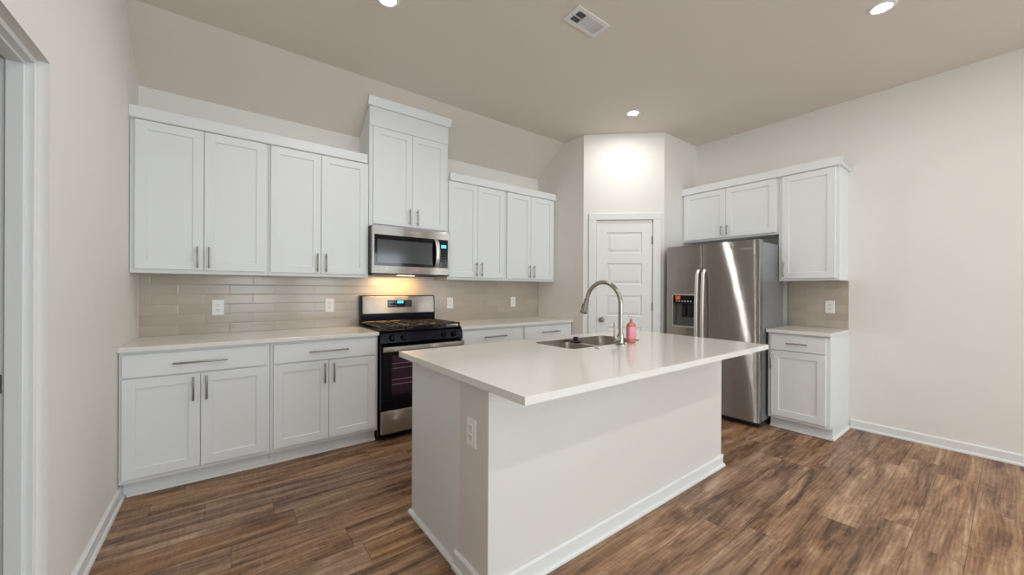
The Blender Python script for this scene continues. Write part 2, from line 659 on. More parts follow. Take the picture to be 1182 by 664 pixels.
# pantry walls: return beside the wall cabinets, diagonal with the door, return beside the refrigerator
dv = PB - PA
DL = dv.length
tv = dv.normalized()
nv = Vector((-tv.y, tv.x))                    # into the pantry
DIAG = Matrix(((tv.x, nv.x, 0, PA.x), (tv.y, nv.y, 0, PA.y), (0, 0, 1, 0), (0, 0, 0, 1)))
pw = MB()
pw.prism([(0.0, 0), (0.0, ZS - 0.001), (YS, ZC - 0.001), (-0.791, ZC - 0.001), (-0.791, 0)], 'x', W1, W1 + 0.1)
pw.box((0, 0, 0), (0.128, 0.1, ZC - 0.001), mat4=DIAG)
pw.box((0.794, 0, 0), (DL, 0.1, ZC - 0.001), mat4=DIAG)
pw.box((0.128, 0, 2.087), (0.794, 0.1, ZC - 0.001), mat4=DIAG)
pw.box((4.447, -1.396, 0), (WR, -1.30, ZC - 0.001))
struct(pw.build('wall_pantry', M_WALL))
# wall behind the viewer, with three windows
wr = MB()
WX = [(0.45, 1.55), (2.05, 3.15), (3.65, 4.75)]
xs = [-0.16] + [v for a in WX for v in a] + [WR + 0.12]
for i in range(0, len(xs), 2):
    wr.box((xs[i], YR - 0.15, 0), (xs[i + 1], YR, ZC))
for a, b in WX:
    wr.box((a, YR - 0.15, 0), (b, YR, 0.55))
    wr.box((a, YR - 0.15, 2.35), (b, YR, ZC))
struct(wr.build('wall_rear', M_WALL))
for i, (a, b) in enumerate(WX):
    w = bpy.data.objects.new('window_%d' % (i + 1), None)
    COL.objects.link(w)
    w.location = ((a + b) / 2, YR, 0.55)
    struct(w)
    hw, H = (b - a) / 2, 1.8
    f = MB()
    for q in ((-hw, -hw + 0.05), (hw - 0.05, hw)):
        f.box((q[0], -0.10, 0), (q[1], -0.04, H))
    for z in (0, H / 2 - 0.025, H - 0.05):
        f.box((-hw + 0.05, -0.10, z), (hw - 0.05, -0.04, z + 0.05))
    f.build('window_frame', M_TRIM, w)
    MB().box((-hw + 0.04, -0.075, 0.04), (hw - 0.04, -0.069, H - 0.04)).build('window_pane', M_WINGL, w)
    MB().box((-hw - 0.06, -0.04, -0.03), (hw + 0.06, 0.05, 0.0)).build('window_sill', M_TRIM, w)
    ld = bpy.data.lights.new('daylight', 'AREA')
    ld.shape = 'RECTANGLE'
    ld.size, ld.size_y = hw * 2 - 0.1, H - 0.1
    ld.energy = DAY
    ld.color = DAYCOL
    lo = bpy.data.objects.new('daylight', ld)
    COL.objects.link(lo)
    lo.location = ((a + b) / 2, YR - 0.13, 0.55 + H / 2)
    lo.rotation_euler = (R(90), 0, 0)
    lo.rotation_euler = (R(90), 0, R(0))

# baseboards
BB = [(0, 0), (0.024, 0), (0.024, 0.010), (0.020, 0.018), (0.014, 0.021), (0.014, 0.074), (0.006, 0.083), (0, 0.083)]


def run_profile(mb, a, b, nrm, prof=BB):
    """sweep a (depth, height) profile from a to b on the floor; nrm points into the room"""
    a, b, nrm = Vector(a), Vector(b), Vector(nrm).normalized()
    t = bmesh.new()
    A = [t.verts.new((a.x + nrm.x * d, a.y + nrm.y * d, z)) for d, z in prof]
    B = [t.verts.new((b.x + nrm.x * d, b.y + nrm.y * d, z)) for d, z in prof]
    n = len(prof)
    t.faces.new(A); t.faces.new(B[::-1])
    for i in range(n):
        t.faces.new((A[i], B[i], B[(i + 1) % n], A[(i + 1) % n]))
    bmesh.ops.recalc_face_normals(t, faces=t.faces)
    mb._merge(t)


b_ = MB(); run_profile(b_, (0.0005, DY1 + 0.002), (0.0005, -0.535), (1, 0)); run_profile(b_, (0.0005, YR), (0.0005, DY0), (1, 0))
struct(b_.build('baseboard_left', M_TRIM))
b_ = MB(); run_profile(b_, (WR, GY1), (WR, -2.866), (-1, 0)); run_profile(b_, (WR, YR), (WR, GY0), (-1, 0))
struct(b_.build('baseboard_right', M_TRIM))
b_ = MB(); run_profile(b_, (0, YR), (WR, YR), (0, 1))
struct(b_.build('baseboard_rear', M_TRIM))

# doorway in the left wall: jamb, stop, strike plate
d2 = bpy.data.objects.new('door_2', None); COL.objects.link(d2); d2.location = (-0.08, -2.125, 0); struct(d2)
lj = MB()
for (ya, yb) in ((DY1 - 0.0205, DY1 - 0.0005), (DY0 + 0.0005, DY0 + 0.0205)):
    lj.box((-0.075, ya + 2.125, 0), (0.052, yb + 2.125, DZ - 0.001), 0.002, 1)
lj.box((-0.075, DY0 + 2.146, DZ - 0.021), (0.052, DY1 + 2.104, DZ - 0.001), 0.002, 1)
lj.build('door_jamb', M_TRIM, d2)
ls = MB()
ls.box((-0.012, DY1 + 2.125 - 0.032, 0), (0.03, DY1 + 2.125 - 0.0208, DZ - 0.032), 0.002, 1)
ls.box((-0.012, DY0 + 2.125 + 0.0208, 0), (0.03, DY0 + 2.125 + 0.032, DZ - 0.032), 0.002, 1)
ls.box((-0.012, DY0 + 2.125 + 0.0208, DZ - 0.032), (0.03, DY1 + 2.125 - 0.0208, DZ - 0.0215), 0.002, 1)
ls.build('door_stop', M_TRIM, d2)
sp_ = MB().box((-0.052, DY1 + 2.125 - 0.0225, 0.908), (-0.018, DY1 + 2.125 - 0.0204, 0.972), 0.001, 1).build('strike_plate', M_NICKEL, d2)
MB().box((-0.045, DY1 + 2.125 - 0.0232, 0.927), (-0.028, DY1 + 2.125 - 0.0222, 0.955)).build('latch_hole', M_SLOT, sp_)

# pantry door
d1 = bpy.data.objects.new('door_1', None); COL.objects.link(d1); d1.matrix_world = DIAG; struct(d1)
cs = MB()
cs.box((0.060, -0.018, 0), (0.146, 0, 2.0695), 0.004, 2)
cs.box((0.776, -0.018, 0), (0.862, 0, 2.0695), 0.004, 2)
cs.box((0.060, -0.018, 2.0705), (0.862, 0, 2.145), 0.004, 2)
cs.build('door_casing', M_TRIM, d1)
jb = MB()
jb.box((0.129, 0.0005, 0), (0.149, 0.1, 2.085)); jb.box((0.773, 0.0005, 0), (0.793, 0.1, 2.085)); jb.box((0.149, 0.0005, 2.068), (0.773, 0.1, 2.085))
jb.build('door_jamb', M_TRIM, d1)
# slab with five raised panels
sl = MB()
S0, S1, Z0, Z1, YD = 0.152, 0.770, 0.012, 2.065, 0.004
pan = [(0.24, 0.48), (0.61, 0.847), (0.973, 1.206), (1.333, 1.574), (1.692, 1.929)]
t = bmesh.new()
px0, px1 = 0.266, 0.656


def quad(pts):
    t.faces.new([t.verts.new(p) for p in pts])


zz = [Z0] + [v for p in pan for v in p] + [Z1]
quad([(S0, YD, Z0), (px0, YD, Z0), (px0, YD, Z1), (S0, YD, Z1)])
quad([(px1, YD, Z0), (S1, YD, Z0), (S1, YD, Z1), (px1, YD, Z1)])
for i in range(0, len(zz), 2):
    quad([(px0, YD, zz[i]), (px1, YD, zz[i]), (px1, YD, zz[i + 1]), (px0, YD, zz[i + 1])])
for a, b in pan:
    lv = [(0, 0), (0.006, 0.011), (0.016, 0.011), (0.042, 0.003)]
    for (i0, y0), (i1, y1) in zip(lv, lv[1:]):
        def rg(i, y): return [(px0 + i, YD + y, a + i), (px1 - i, YD + y, a + i), (px1 - i, YD + y, b - i), (px0 + i, YD + y, b - i)]
        ra, rb = rg(i0, y0), rg(i1, y1)
        for k in range(4):
            quad([ra[k], ra[(k + 1) % 4], rb[(k + 1) % 4], rb[k]])
    quad(rg(*lv[-1]))
YB = YD + 0.035
quad([(S0, YB, Z0), (S0, YB, Z1), (S1, YB, Z1), (S1, YB, Z0)])
quad([(S0, YD, Z0), (S0, YD, Z1), (S0, YB, Z1), (S0, YB, Z0)])
quad([(S1, YD, Z0), (S1, YB, Z0), (S1, YB, Z1), (S1, YD, Z1)])
quad([(S0, YD, Z1), (S1, YD, Z1), (S1, YB, Z1), (S0, YB, Z1)])
quad([(S0, YD, Z0), (S0, YB, Z0), (S1, YB, Z0), (S1, YD, Z0)])
bmesh.ops.remove_doubles(t, verts=t.verts, dist=0.0002)
bmesh.ops.recalc_face_normals(t, faces=t.faces)
sl._merge(t)
slab = sl.build('door_slab', M_DOOR, d1)
kn = MB()
KR = Matrix.Rotation(PI / 2, 4, 'X')
kn.lathe([(0, 0.062), (0.018, 0.060), (0.026, 0.050), (0.027, 0.040), (0.020, 0.030), (0.011, 0.024), (0.011, 0.010), (0.030, 0.008), (0.032, 0.0), (0, 0)], (0.212, 0.004, 0.932), 24, KR)
kn.build('door_knob', M_NICKEL, d1, True)
for z in (0.28, 1.085, 1.837):
    h = MB()
    h.cyl((0.7735, -0.0035, z - 0.045), (0.7735, -0.0035, z + 0.045), 0.0065, seg=12)
    h.box((0.760, 0.001, z - 0.045), (0.772, 0.004, z + 0.045))
    h.build('door_hinge', M_NICKEL, d1)

# tiled backsplashes
struct(MB().box((0.008, -0.008, 0.9155), (W1 - 0.001, -0.0005, 1.3675)).build('trim_1', M_TILE_B))
struct(MB().box((WR - 0.008, -2.846, 0.9155), (WR - 0.0005, -2.369, 1.3675)).build('trim_2', M_TILE_R))


# ------------------------------------------------------------------ cabinets
def pull(parent, x, z, yf, L, vertical):
    mb = MB()
    so = 0.032
    if vertical:
        a, b = (x, yf - so, z - L / 2), (x, yf - so, z + L / 2)
        posts = [(x, z - L * 0.36), (x, z + L * 0.36)]
    else:
        a, b = (x - L / 2, yf - so, z), (x + L / 2, yf - so, z)
        posts = [(x - L * 0.36, z), (x + L * 0.36, z)]
    mb.cyl(a, b, 0.0058, seg=14, bev=0.001)
    for px, pz in posts:
        mb.cyl((px, yf + 0.0005, pz), (px, yf - so, pz), 0.0042, seg=10)
    return mb.build('handle', M_NICKEL, parent, True)


def front(name, parent, x0, x1, z0, z1, yf, shaker=True):
    mb = MB()
    if shaker:
        mb.shaker(x0, x1, z0, z1, yf)
    else:
        mb.box((x0, yf, z0), (x1, yf + 0.0195, z1), 0.0015, 1)
    return mb.build(name, M_CAB, parent)


SHOE = [(0, 0), (0.018, 0), (0.017, 0.008), (0.012, 0.014), (0, 0.018)]


def base_cabinet(label, loc, w, doors, draw, hd, rz=0.0, dh=None, group=None, shoe=(0, 0), dl=0.272, toe_end=False):
    """local: x 0..w, back at y=0, face frame at y=-0.60, doors to -0.62"""
    t = thing('base_cabinet', label, 'cabinet', loc, rz, group)
    b = MB()
    b.box((0.0008, -0.60, 0.101), (w - 0.0008, -0.001, 0.8845), 0.0008, 1)
    b.build('body', M_CAB, t)
    k = MB()
    k.box((0.0008, -0.53, 0.0), (w - 0.0008, -0.10, 0.1005))
    tk = k.build('toe_kick', M_CAB, t)
    s = MB()
    run_profile(s, (shoe[0], -0.5305), (w - shoe[1], -0.5305), (0, -1), SHOE)
    s.build('shoe_moulding', M_TRIM, tk)
    dr = front('drawer', t, draw[0], draw[1], 0.732, 0.867, -0.62, False)
    pull(dr, (draw[0] + draw[1]) / 2 + 0.004, 0.800, -0.62, dl, False)
    for (x0, x1), hx in zip(doors, hd):
        d = front('door', t, x0, x1, 0.128, 0.723, -0.62)
        pull(d, hx, 0.631, -0.62, 0.152, True)
    return t


GB = 'base cabinets along the tiled back wall'
C2 = dict(doors=[(0.016, 0.3735), (0.3765, 0.731)], draw=(0.016, 0.731), hd=(0.340, 0.406))
base_cabinet('white shaker base cabinet with wide drawer, in the corner against the left wall', (0.002, 0, 0), 0.753, group=GB, shoe=(0.028, 0), **C2)
C3 = dict(doors=[(0.020, 0.3775), (0.3805, 0.732)], draw=(0.020, 0.732), hd=(0.348, 0.413))
base_cabinet('white shaker base cabinet with wide drawer, touching the left side of the range', (0.7555, 0, 0), 0.7525, group=GB, **C3)
C4 = dict(doors=[(0.014, 0.377), (0.380, 0.743)], draw=(0.014, 0.743), hd=(0.346, 0.411))
base_cabinet('white base cabinet touching right side of the range, only its drawer showing', (2.285, 0, 0), 0.757, group=GB, **C4)
C5 = dict(doors=[(0.018, 0.375), (0.378, 0.722)], draw=(0.018, 0.722), hd=(0.344, 0.409))
base_cabinet('white shaker base cabinet against the pantry wall, its drawer showing left of the faucet', (3.043, 0, 0), 0.7375, group=GB, **C5)

GU = 'upper cabinets along the tiled back wall'


def wall_cabinet(name, label, loc, w, z0, z1, doors, hd, rz=0.0, group=None, depth=0.305, dz=None, hz=None, hl=0.15, hh=None):
    t = thing(name, label, 'cabinet', (loc[0], loc[1], loc[2] + z0), rz, group)
    MB().box((0.0008, -depth, 0), (w - 0.0008, -0.001, z1 - z0), 0.0008, 1).build('body', M_CAB, t)
    a, b = dz
    for (x0, x1), hx in zip(doors, hd):
        d = front('door', t, x0, x1, a - z0, b - z0, -depth - 0.02)
        pull(d, hx, (hh if hh else a + 0.088) - z0, -depth - 0.02, hl, True)
    return t


ZU0, ZU1 = 1.368, 2.376
wall_cabinet('upper_cabinet', 'white two-door upper cabinet in the corner against the left wall', (0.002, 0, 0), 0.758, ZU0, ZU1,
             [(0.025, 0.3745), (0.3775, 0.742)], (0.343, 0.406), group=GU, dz=(1.394, 2.372))
wall_cabinet('upper_cabinet', 'white two-door upper cabinet touching the left side of the microwave', (0.7605, 0, 0), 0.7545, ZU0, ZU1,
             [(0.016, 0.367), (0.370, 0.735)], (0.340, 0.405), group=GU, dz=(1.394, 2.372))
wall_cabinet('upper_cabinet', 'white two-door upper cabinet touching the right side of the microwave', (2.293, 0, 0), 0.7255, ZU0, ZU1,
             [(0.008, 0.3535), (0.3565, 0.702)], (0.330, 0.395), group=GU, dz=(1.394, 2.372))
wall_cabinet('upper_cabinet', 'white two-door upper cabinet against the pantry wall, right end of the back wall', (3.019, 0, 0), 0.761, ZU0, ZU1,
             [(0.018, 0.3655), (0.3685, 0.731)], (0.357 - 0.020, 0.424 - 0.022), group=GU, dz=(1.394, 2.372))

# tall cabinet over the microwave, its top cut to the slope
tc = thing('tall_upper_cabinet', 'tall white two-door upper cabinet above the microwave, reaching the sloped ceiling', 'cabinet', (1.5165, 0, 1.832))
zt = lambda y: ZS - SL * y - 0.003 - 1.832
MB().prism([(-0.001, 0), (-0.312, 0), (-0.312, 2.935 - 1.832), (-0.305, zt(-0.305)), (-0.001, zt(-0.001))], 'x', 0.0006, 0.7750).build('body', M_CAB, tc)
d = front('door', tc, 0.032, 0.394, 1.853 - 1.832, 2.722 - 1.832, -0.332); pull(d, 0.364, 1.947 - 1.832, -0.332, 0.15, True)
d = front('door', tc, 0.397, 0.744, 1.853 - 1.832, 2.722 - 1.832, -0.332); pull(d, 0.441, 1.947 - 1.832, -0.332, 0.15, True)
MB().prism([(-0.3125, 2.732 - 1.832), (-0.322, 2.732 - 1.832), (-0.322, 2.935 - 1.832), (-0.3125, 2.935 - 1.832)], 'x', 0.0006, 0.7750).build('frieze_panel', M_CAB, tc)
cr = MB()
zc0, zc1 = 2.901 - 1.832, 2.979 - 1.832
cr.prism([(-0.3225, zc0), (-0.345, zc0), (-0.369, zc1 - 0.012), (-0.369, zc1 - 0.002), (-0.364, zc1 - 0.004), (-0.3225, zt(-0.3225))], 'x', -0.018, 0.7935)
for xa, xb in ((-0.018, -0.0002), (0.7752, 0.7935)):
    cr.prism([(-0.3222, zc0), (-0.3222, zt(-0.3222)), (-0.262, zt(-0.262)), (-0.262, zt(-0.262) - 0.004)], 'x', xa, xb)
cr.build('crown_moulding', M_CAB, tc)


def crown(label, a, b, loc, rz=0.0, depth=0.305, ret=None):
    t = MB()
    pr = [(-depth + 0.004, 0.0), (-depth - 0.021, 0.0), (-depth - 0.028, 0.006), (-depth - 0.028, 0.079), (-depth + 0.004, 0.079)]
    t.prism(pr, 'x', a, b, 0.0)
    if ret:
        t.prism([(b - 0.0215, 0.0), (b - 0.004, 0.0), (b - 0.0005, 0.006), (b - 0.0005, 0.013), (b - 0.0215, 0.013)], 'y' , -depth + 0.004, -0.001)
    o = t.build('crown_moulding', M_CAB)
    o.location = loc
    o.rotation_euler = (0, 0, rz)
    tag(o, label, 'moulding', 'flat crown mouldings topping the wall cabinets')
    return o


crown('flat white crown moulding on the two upper cabinets left of the tall cabinet', 0.001, 1.497, (0, 0, ZU1 + 0.0005))
crown('flat white crown moulding on the two upper cabinets right of the tall cabinet', 2.312, W1 - 0.001, (0, 0, ZU1 + 0.0005))

# right-wall cabinets, local frame rotated so that fronts face -x
RZ = -PI / 2
y2 = lambda y: -1.397 - y      # world y -> local x
wall_cabinet('over_fridge_cabinet', 'short white two-door cabinet mounted above the refrigerator', (WR, -1.397, 0), 0.981, 1.831, 2.386,
             [(0.026, 0.4885), (0.4915, 0.961)], (0.452, 0.513), rz=RZ, dz=(1.851, 2.382), hl=0.10, hh=1.926)
wall_cabinet('single_door_wall_cabinet', 'white one-door wall cabinet right of the refrigerator, above the short counter', (WR, -2.379, 0), 0.464, 1.368, 2.386,
             [(0.030, 0.436)], (0.052,), rz=RZ, dz=(1.389, 2.382), hl=0.15, hh=1.48)
crown('flat white crown moulding on the two cabinets of the right wall', 0.001, 1.466, (WR, -1.397, 2.3865), RZ, ret=True)
base_cabinet('narrow white base cabinet with one drawer and one door, right of the refrigerator', (WR, -2.392, 0), 0.454,
             [(0.030, 0.430)], (0.024, 0.430), (0.036,), rz=RZ, dl=0.155, shoe=(0, -0.016))
bc = [o for o in bpy.data.objects if o.name.startswith('base_cabinet') and o.rotation_euler.z < -1][0]
pn = MB()
pn.prism([(-0.598, 0.101), (-0.53, 0.101), (-0.53, 0.0), (-0.001, 0.0), (-0.001, 0.8845), (-0.598, 0.8845)], 'x', 0.4535, 0.4575)
ep = pn.build('end_panel', M_CAB, bc)
sm = MB(); run_profile(sm, (0.4578, -0.5480), (0.4578, -0.001), (1, 0), SHOE)
sm.build('shoe_moulding', M_TRIM, ep)

# ------------------------------------------------------------------ worktops
o = MB().box((0.001, -0.636, 0.8855), (1.5095, -0.0005, 0.915), 0.003, 2).build('worktop', M_QUARTZ)
tag(o, 'white quartz worktop left of the range, on two base cabinets', 'worktop', 'white quartz worktops')
o = MB().box((2.279, -0.636, 0.8855), (W1 - 0.001, -0.0005, 0.915), 0.003, 2).build('worktop', M_QUARTZ)
tag(o, 'white quartz worktop between the range and the pantry wall', 'worktop', 'white quartz worktops')
o = MB().box((WR - 0.634, -2.862, 0.8855), (WR - 0.001, -2.384, 0.915), 0.003, 2).build('worktop', M_QUARTZ)
tag(o, 'short white quartz worktop on the narrow cabinet right of the refrigerator', 'worktop', 'white quartz worktops')


# ------------------------------------------------------------------ outlets
def outlet(label, loc, rz):
    t = thing('wall_outlet', label, 'outlet', loc, rz, 'white duplex outlets')
    MB().box((-0.037, -0.006, -0.060), (0.037, -0.0003, 0.060), 0.0022, 2).build('cover_plate', M_PLATE, t)
    for z in (-0.020, 0.020):
        r_ = MB().box((-0.0165, -0.0085, z - 0.0145), (0.0165, -0.0055, z + 0.0145), 0.0012, 2).build('receptacle', M_PLATE, t)
        s = MB()
        s.box((-0.0085, -0.0089, z - 0.001), (-0.0055, -0.0082, z + 0.009))
        s.box((0.0055, -0.0089, z - 0.001), (0.0085, -0.0082, z + 0.007))
        s.cyl((0, -0.0089, z - 0.0075), (0, -0.0082, z - 0.0075), 0.003, seg=10)
        s.build('socket_slots', M_SLOT, r_)
    return t


OB = outlet('white outlet on the tiles nearest the left wall, left of two over that worktop', (0.455, -0.008, 1.117), 0)
dup(OB, (1.259, -0.008, 1.117), 0, 'white outlet on the tiles just left of the range')
dup(OB, (2.485, -0.008, 1.117), 0, 'white outlet on the tiles just right of the range')
dup(OB, (3.363, -0.008, 1.117), 0, 'white outlet on the tiles nearest the pantry wall')
dup(OB, (WR - 0.008, -2.710, 1.118), RZ, 'white outlet on the tiles right of the refrigerator')

# ------------------------------------------------------------------ island
isl = thing('kitchen_island', 'white kitchen island base with painted knee wall and baseboard in the middle of the floor', 'kitchen island', (2.36, -2.1, 0))
ix, iy = 2.36, -2.1


def L(x, y, z): return (x - ix, y - iy, z)


cb = MB()        # cabinet carcass, open on top for the sink
cb.box(L(1.352, -2.262, 0.0), L(1.372, -1.712, 0.8845), 0.001, 1)
cb.build('side_panel', M_CAB, isl)
cb = MB(); cb.box(L(3.350, -2.262, 0.0), L(3.370, -1.712, 0.8845), 0.001, 1); cb.build('side_panel', M_CAB, isl)
cb = MB()
cb.box(L(1.3725, -1.742, 0.101), L(3.3495, -1.722, 0.8845))
cb.box(L(1.3725, -2.262, 0.08), L(3.3495, -1.7425, 0.10))
cb.box(L(1.3725, -1.80, 0), L(3.3495, -1.785, 0.08))
cb.build('face_frame', M_CAB, isl)
for i in range(4):
    x0 = 1.39 + i * 0.492
    f = MB()
    f.shaker(-(x0 + 0.478 - ix), -(x0 - ix), 0.128, 0.867, 0, 0.02)
    f.bm.transform(Matrix.Translation((0, -1.702 - iy, 0)) @ Matrix.Rotation(PI, 4, 'Z'))
    f.build('door', M_CAB, isl)
kw = MB()
kw.box(L(1.350, -2.498, 0.0), L(3.376, -2.2625, 0.8845), 0.003, 2)
kw.build('knee_wall', M_KNEE, isl)
bb = MB()
run_profile(bb, L(1.350 - 0.014, -2.4985, 0)[:2], L(3.376 + 0.014, -2.4985, 0)[:2], (0, -1))
run_profile(bb, L(1.3495, -2.4985 - 0.014, 0)[:2], L(1.3495, -2.235, 0)[:2], (-1, 0))
run_profile(bb, L(3.3765, -2.4985 - 0.014, 0)[:2], L(3.3765, -2.2625, 0)[:2], (1, 0))
bb.build('baseboard', M_TRIM, isl)
sh = MB(); run_profile(sh, L(1.3515, -2.2345, 0)[:2], L(1.3515, -1.700, 0)[:2], (-1, 0), SHOE)
sh.build('shoe_moulding', M_TRIM, isl)


def rrect(x0, x1, y0, y1, r, n=6):
    pts = []
    for cx, cy, a0 in ((x1 - r, y1 - r, 0), (x0 + r, y1 - r, 90), (x0 + r, y0 + r, 180), (x1 - r, y0 + r, 270)):
        for k in range(n + 1):
            a = R(a0 + 90.0 * k / n)
            pts.append((cx + r * math.cos(a), cy + r * math.sin(a)))
    return pts


SX0, SX1, SY0, SY1 = 2.145, 2.860, -2.195, -1.825
outer = [(1.290, -2.803), (3.352, -2.803), (3.400, -1.690), (1.288, -1.675)]
wt = MB().slab_hole(outer, rrect(SX0, SX1, SY0, SY1, 0.055), 0.8855, 0.915).build('island_worktop', M_QUARTZ)
tag(wt, 'large white quartz worktop with overhang on the kitchen island', 'worktop')
dupo = dup(OB, (1.3497, -2.372, 0.655), RZ, 'white outlet low on the end of the kitchen island')

# sink: two undermount bowls
sk = thing('double_sink', 'stainless steel double bowl sink set into the island worktop', 'sink', (2.5025, -2.01, 0.8925))
sx, sy, sz = 2.5025, -2.01, 0.8925


def bowl(x0, x1, y0, y1, depth, r):
    t = bmesh.new()
    levels = [(0, 0.0, r), (0.004, -depth * 0.5, r), (0.010, -depth + 0.04, r), (0.022, -depth + 0.012, r), (0.05, -depth, r)]
    rings = []
    for ins, z, rr in levels:
        rings.append([t.verts.new((px - sx, py - sy, z)) for px, py in rrect(x0 + ins, x1 - ins, y0 + ins, y1 - ins, max(rr - ins * 0.3, 0.02), 6)])
    n = len(rings[0])
    for a, b in zip(rings, rings[1:]):
        for i in range(n):
            t.faces.new((a[i], a[(i + 1) % n], b[(i + 1) % n], b[i]))
    t.faces.new(rings[-1])
    bmesh.ops.recalc_face_normals(t, faces=t.faces)
    for f in t.faces: f.normal_flip()
    mb = MB(); mb._merge(t)
    return mb


DVX = 2.502
for (a, b) in ((SX0 + 0.004, DVX - 0.012), (DVX + 0.012, SX1 - 0.004)):
    bo = bowl(a, b, SY0 + 0.004, SY1 - 0.004, 0.20, 0.05).build('bowl', M_SINK, sk, True, 60)
    MB().lathe([(0, 0.002), (0.030, 0.003), (0.043, 0.004), (0.045, 0.001), (0.045, -0.004), (0, -0.004)], ((a + b) / 2 - sx, -2.01 - sy, -0.199), 24).build('drain', M_CHROME, bo, True)
rim = MB()
ro = [(x - sx, y - sy) for x, y in rrect(SX0 + 0.0006, SX1 - 0.0006, SY0 + 0.0006, SY1 - 0.0006, 0.0545)]
ri = [(x - sx, y - sy) for x, y in rrect(SX0 + 0.004, SX1 - 0.004, SY0 + 0.004, SY1 - 0.004, 0.0515)]
rim.slab_hole(ro, ri, -0.002, 0.0215)
rim.box((DVX - 0.014 - sx, SY0 + 0.004 - sy, -0.006), (DVX + 0.014 - sx, SY1 - 0.004 - sy, 0.0005), 0.002, 2)
rim.build('rim', M_SINK, sk)

# black strainer stopper left on the divider
st_ = thing('sink_stopper', 'black rubber sink stopper with knob lying on the divider of the sink', 'sink stopper', (2.502, -1.885, 0.8932))
MB().lathe([(0, 0), (0.036, 0), (0.042, 0.004), (0.042, 0.010), (0.034, 0.015), (0, 0.017)], (0, 0, 0), 28).build('disc', M_RUBBER, st_, True)
MB().lathe([(0.012, 0.016), (0.013, 0.022), (0.018, 0.026), (0.018, 0.036), (0.014, 0.040), (0, 0.041)], (0, 0, 0), 24).build('knob', M_RUBBER, st_, True)

# air switch button
ab = thing('air_switch_button', 'small round chrome push button on the worktop in front of the sink', 'button', (2.310, -2.258, 0.9152))
MB().lathe([(0, 0.003), (0.017, 0.003), (0.019, 0.005), (0.025, 0.004), (0.026, 0), (0, 0)], (0, 0, 0), 28).build('flange', M_CHROME, ab, True)
MB().lathe([(0, 0.011), (0.012, 0.010), (0.014, 0.007), (0.014, 0.0035), (0, 0.0035)], (0, 0, 0), 24).build('push_cap', M_CHROME, ab, True)

# faucet
fa = thing('kitchen_faucet', 'brushed nickel gooseneck pull-down faucet standing beside the sink on the island', 'faucet', (2.543, -2.240, 0.9152))
MB().lathe([(0, 0), (0.031, 0), (0.031, 0.005), (0.027, 0.009), (0.021, 0.012), (0.020, 0.016), (0.020, 0.070), (0.018, 0.076), (0, 0.076)], (0, 0, 0), 28).build('base', M_FAUCET, fa, True)
pts = [(0, 0, 0.074), (0, 0, 0.14), (0, 0, 0.20), (0, 0, 0.258)]
for k in range(1, 25):
    a = PI - (PI - R(18)) * k / 24
    pts.append((0, 0.145 + 0.145 * math.cos(a), 0.258 + 0.148 * math.sin(a)))
MB().tube(pts, 0.0143, 18).build('spout', M_FAUCET, fa, True, 60)
e = Vector(pts[-1]); dr_ = Vector((0, math.sin(R(18)), -math.cos(R(18))))
hd_ = MB().tube([e, e + dr_ * 0.012, e + dr_ * 0.016, e + dr_ * 0.05, e + dr_ * 0.10, e + dr_ * 0.118, e + dr_ * 0.122],
               [0.0118, 0.0118, 0.0180, 0.0190, 0.0245, 0.0260, 0.022], 20).build('spray_head', M_FAUCET, fa, True, 50)
e2 = e + dr_ * 0.05 + Vector((-0.0165, 0.006, 0.0))
MB().tube([e2, e2 + dr_ * 0.035], 0.0065, 10).build('spray_button', M_RUBBER, hd_, True)
vb = MB().cyl((-0.012, 0, 0.042), (-0.074, 0.0, 0.042), 0.0195, seg=22, bev=0.002).build('valve_body', M_FAUCET, fa, True)
MB().tube([(-0.060, 0, 0.050), (-0.061, 0, 0.09), (-0.063, 0, 0.150)], [0.0062, 0.0055, 0.0050], 12).build('lever', M_FAUCET, vb, True)

# soap bottle
so = thing('soap_bottle', 'pink hand soap bottle with clear pump beside the faucet', 'soap bottle', (2.676, -2.226, 0.9152), R(-20))
bt = MB().box((-0.030, -0.021, 0.0), (0.030, 0.021, 0.125), 0.012, 4)
bt.prism([(-0.028, 0.117), (0.028, 0.117), (0.027, 0.124), (0.012, 0.136), (-0.012, 0.136), (-0.027, 0.124)], 'y', -0.014, 0.014, 0.003)
bt.build('bottle_body', M_SOAP, so, True, 50)
MB().box((-0.0305, -0.0215, 0.020), (0.0305, 0.0215, 0.116), 0.012, 4).build('label_wrap', M_PINK, so, True, 50)
cp = MB().lathe([(0, 0.160), (0.006, 0.160), (0.007, 0.158), (0.0105, 0.156), (0.011, 0.133), (0, 0.133)], (0, 0, 0), 20).build('collar', M_SOAP, so, True)
MB().cyl((0, 0, 0.158), (0, 0, 0.176), 0.0035, seg=10).box((-0.024, -0.006, 0.174), (0.010, 0.006, 0.183), 0.003, 2).build('pump', M_CLEAR, so, True)

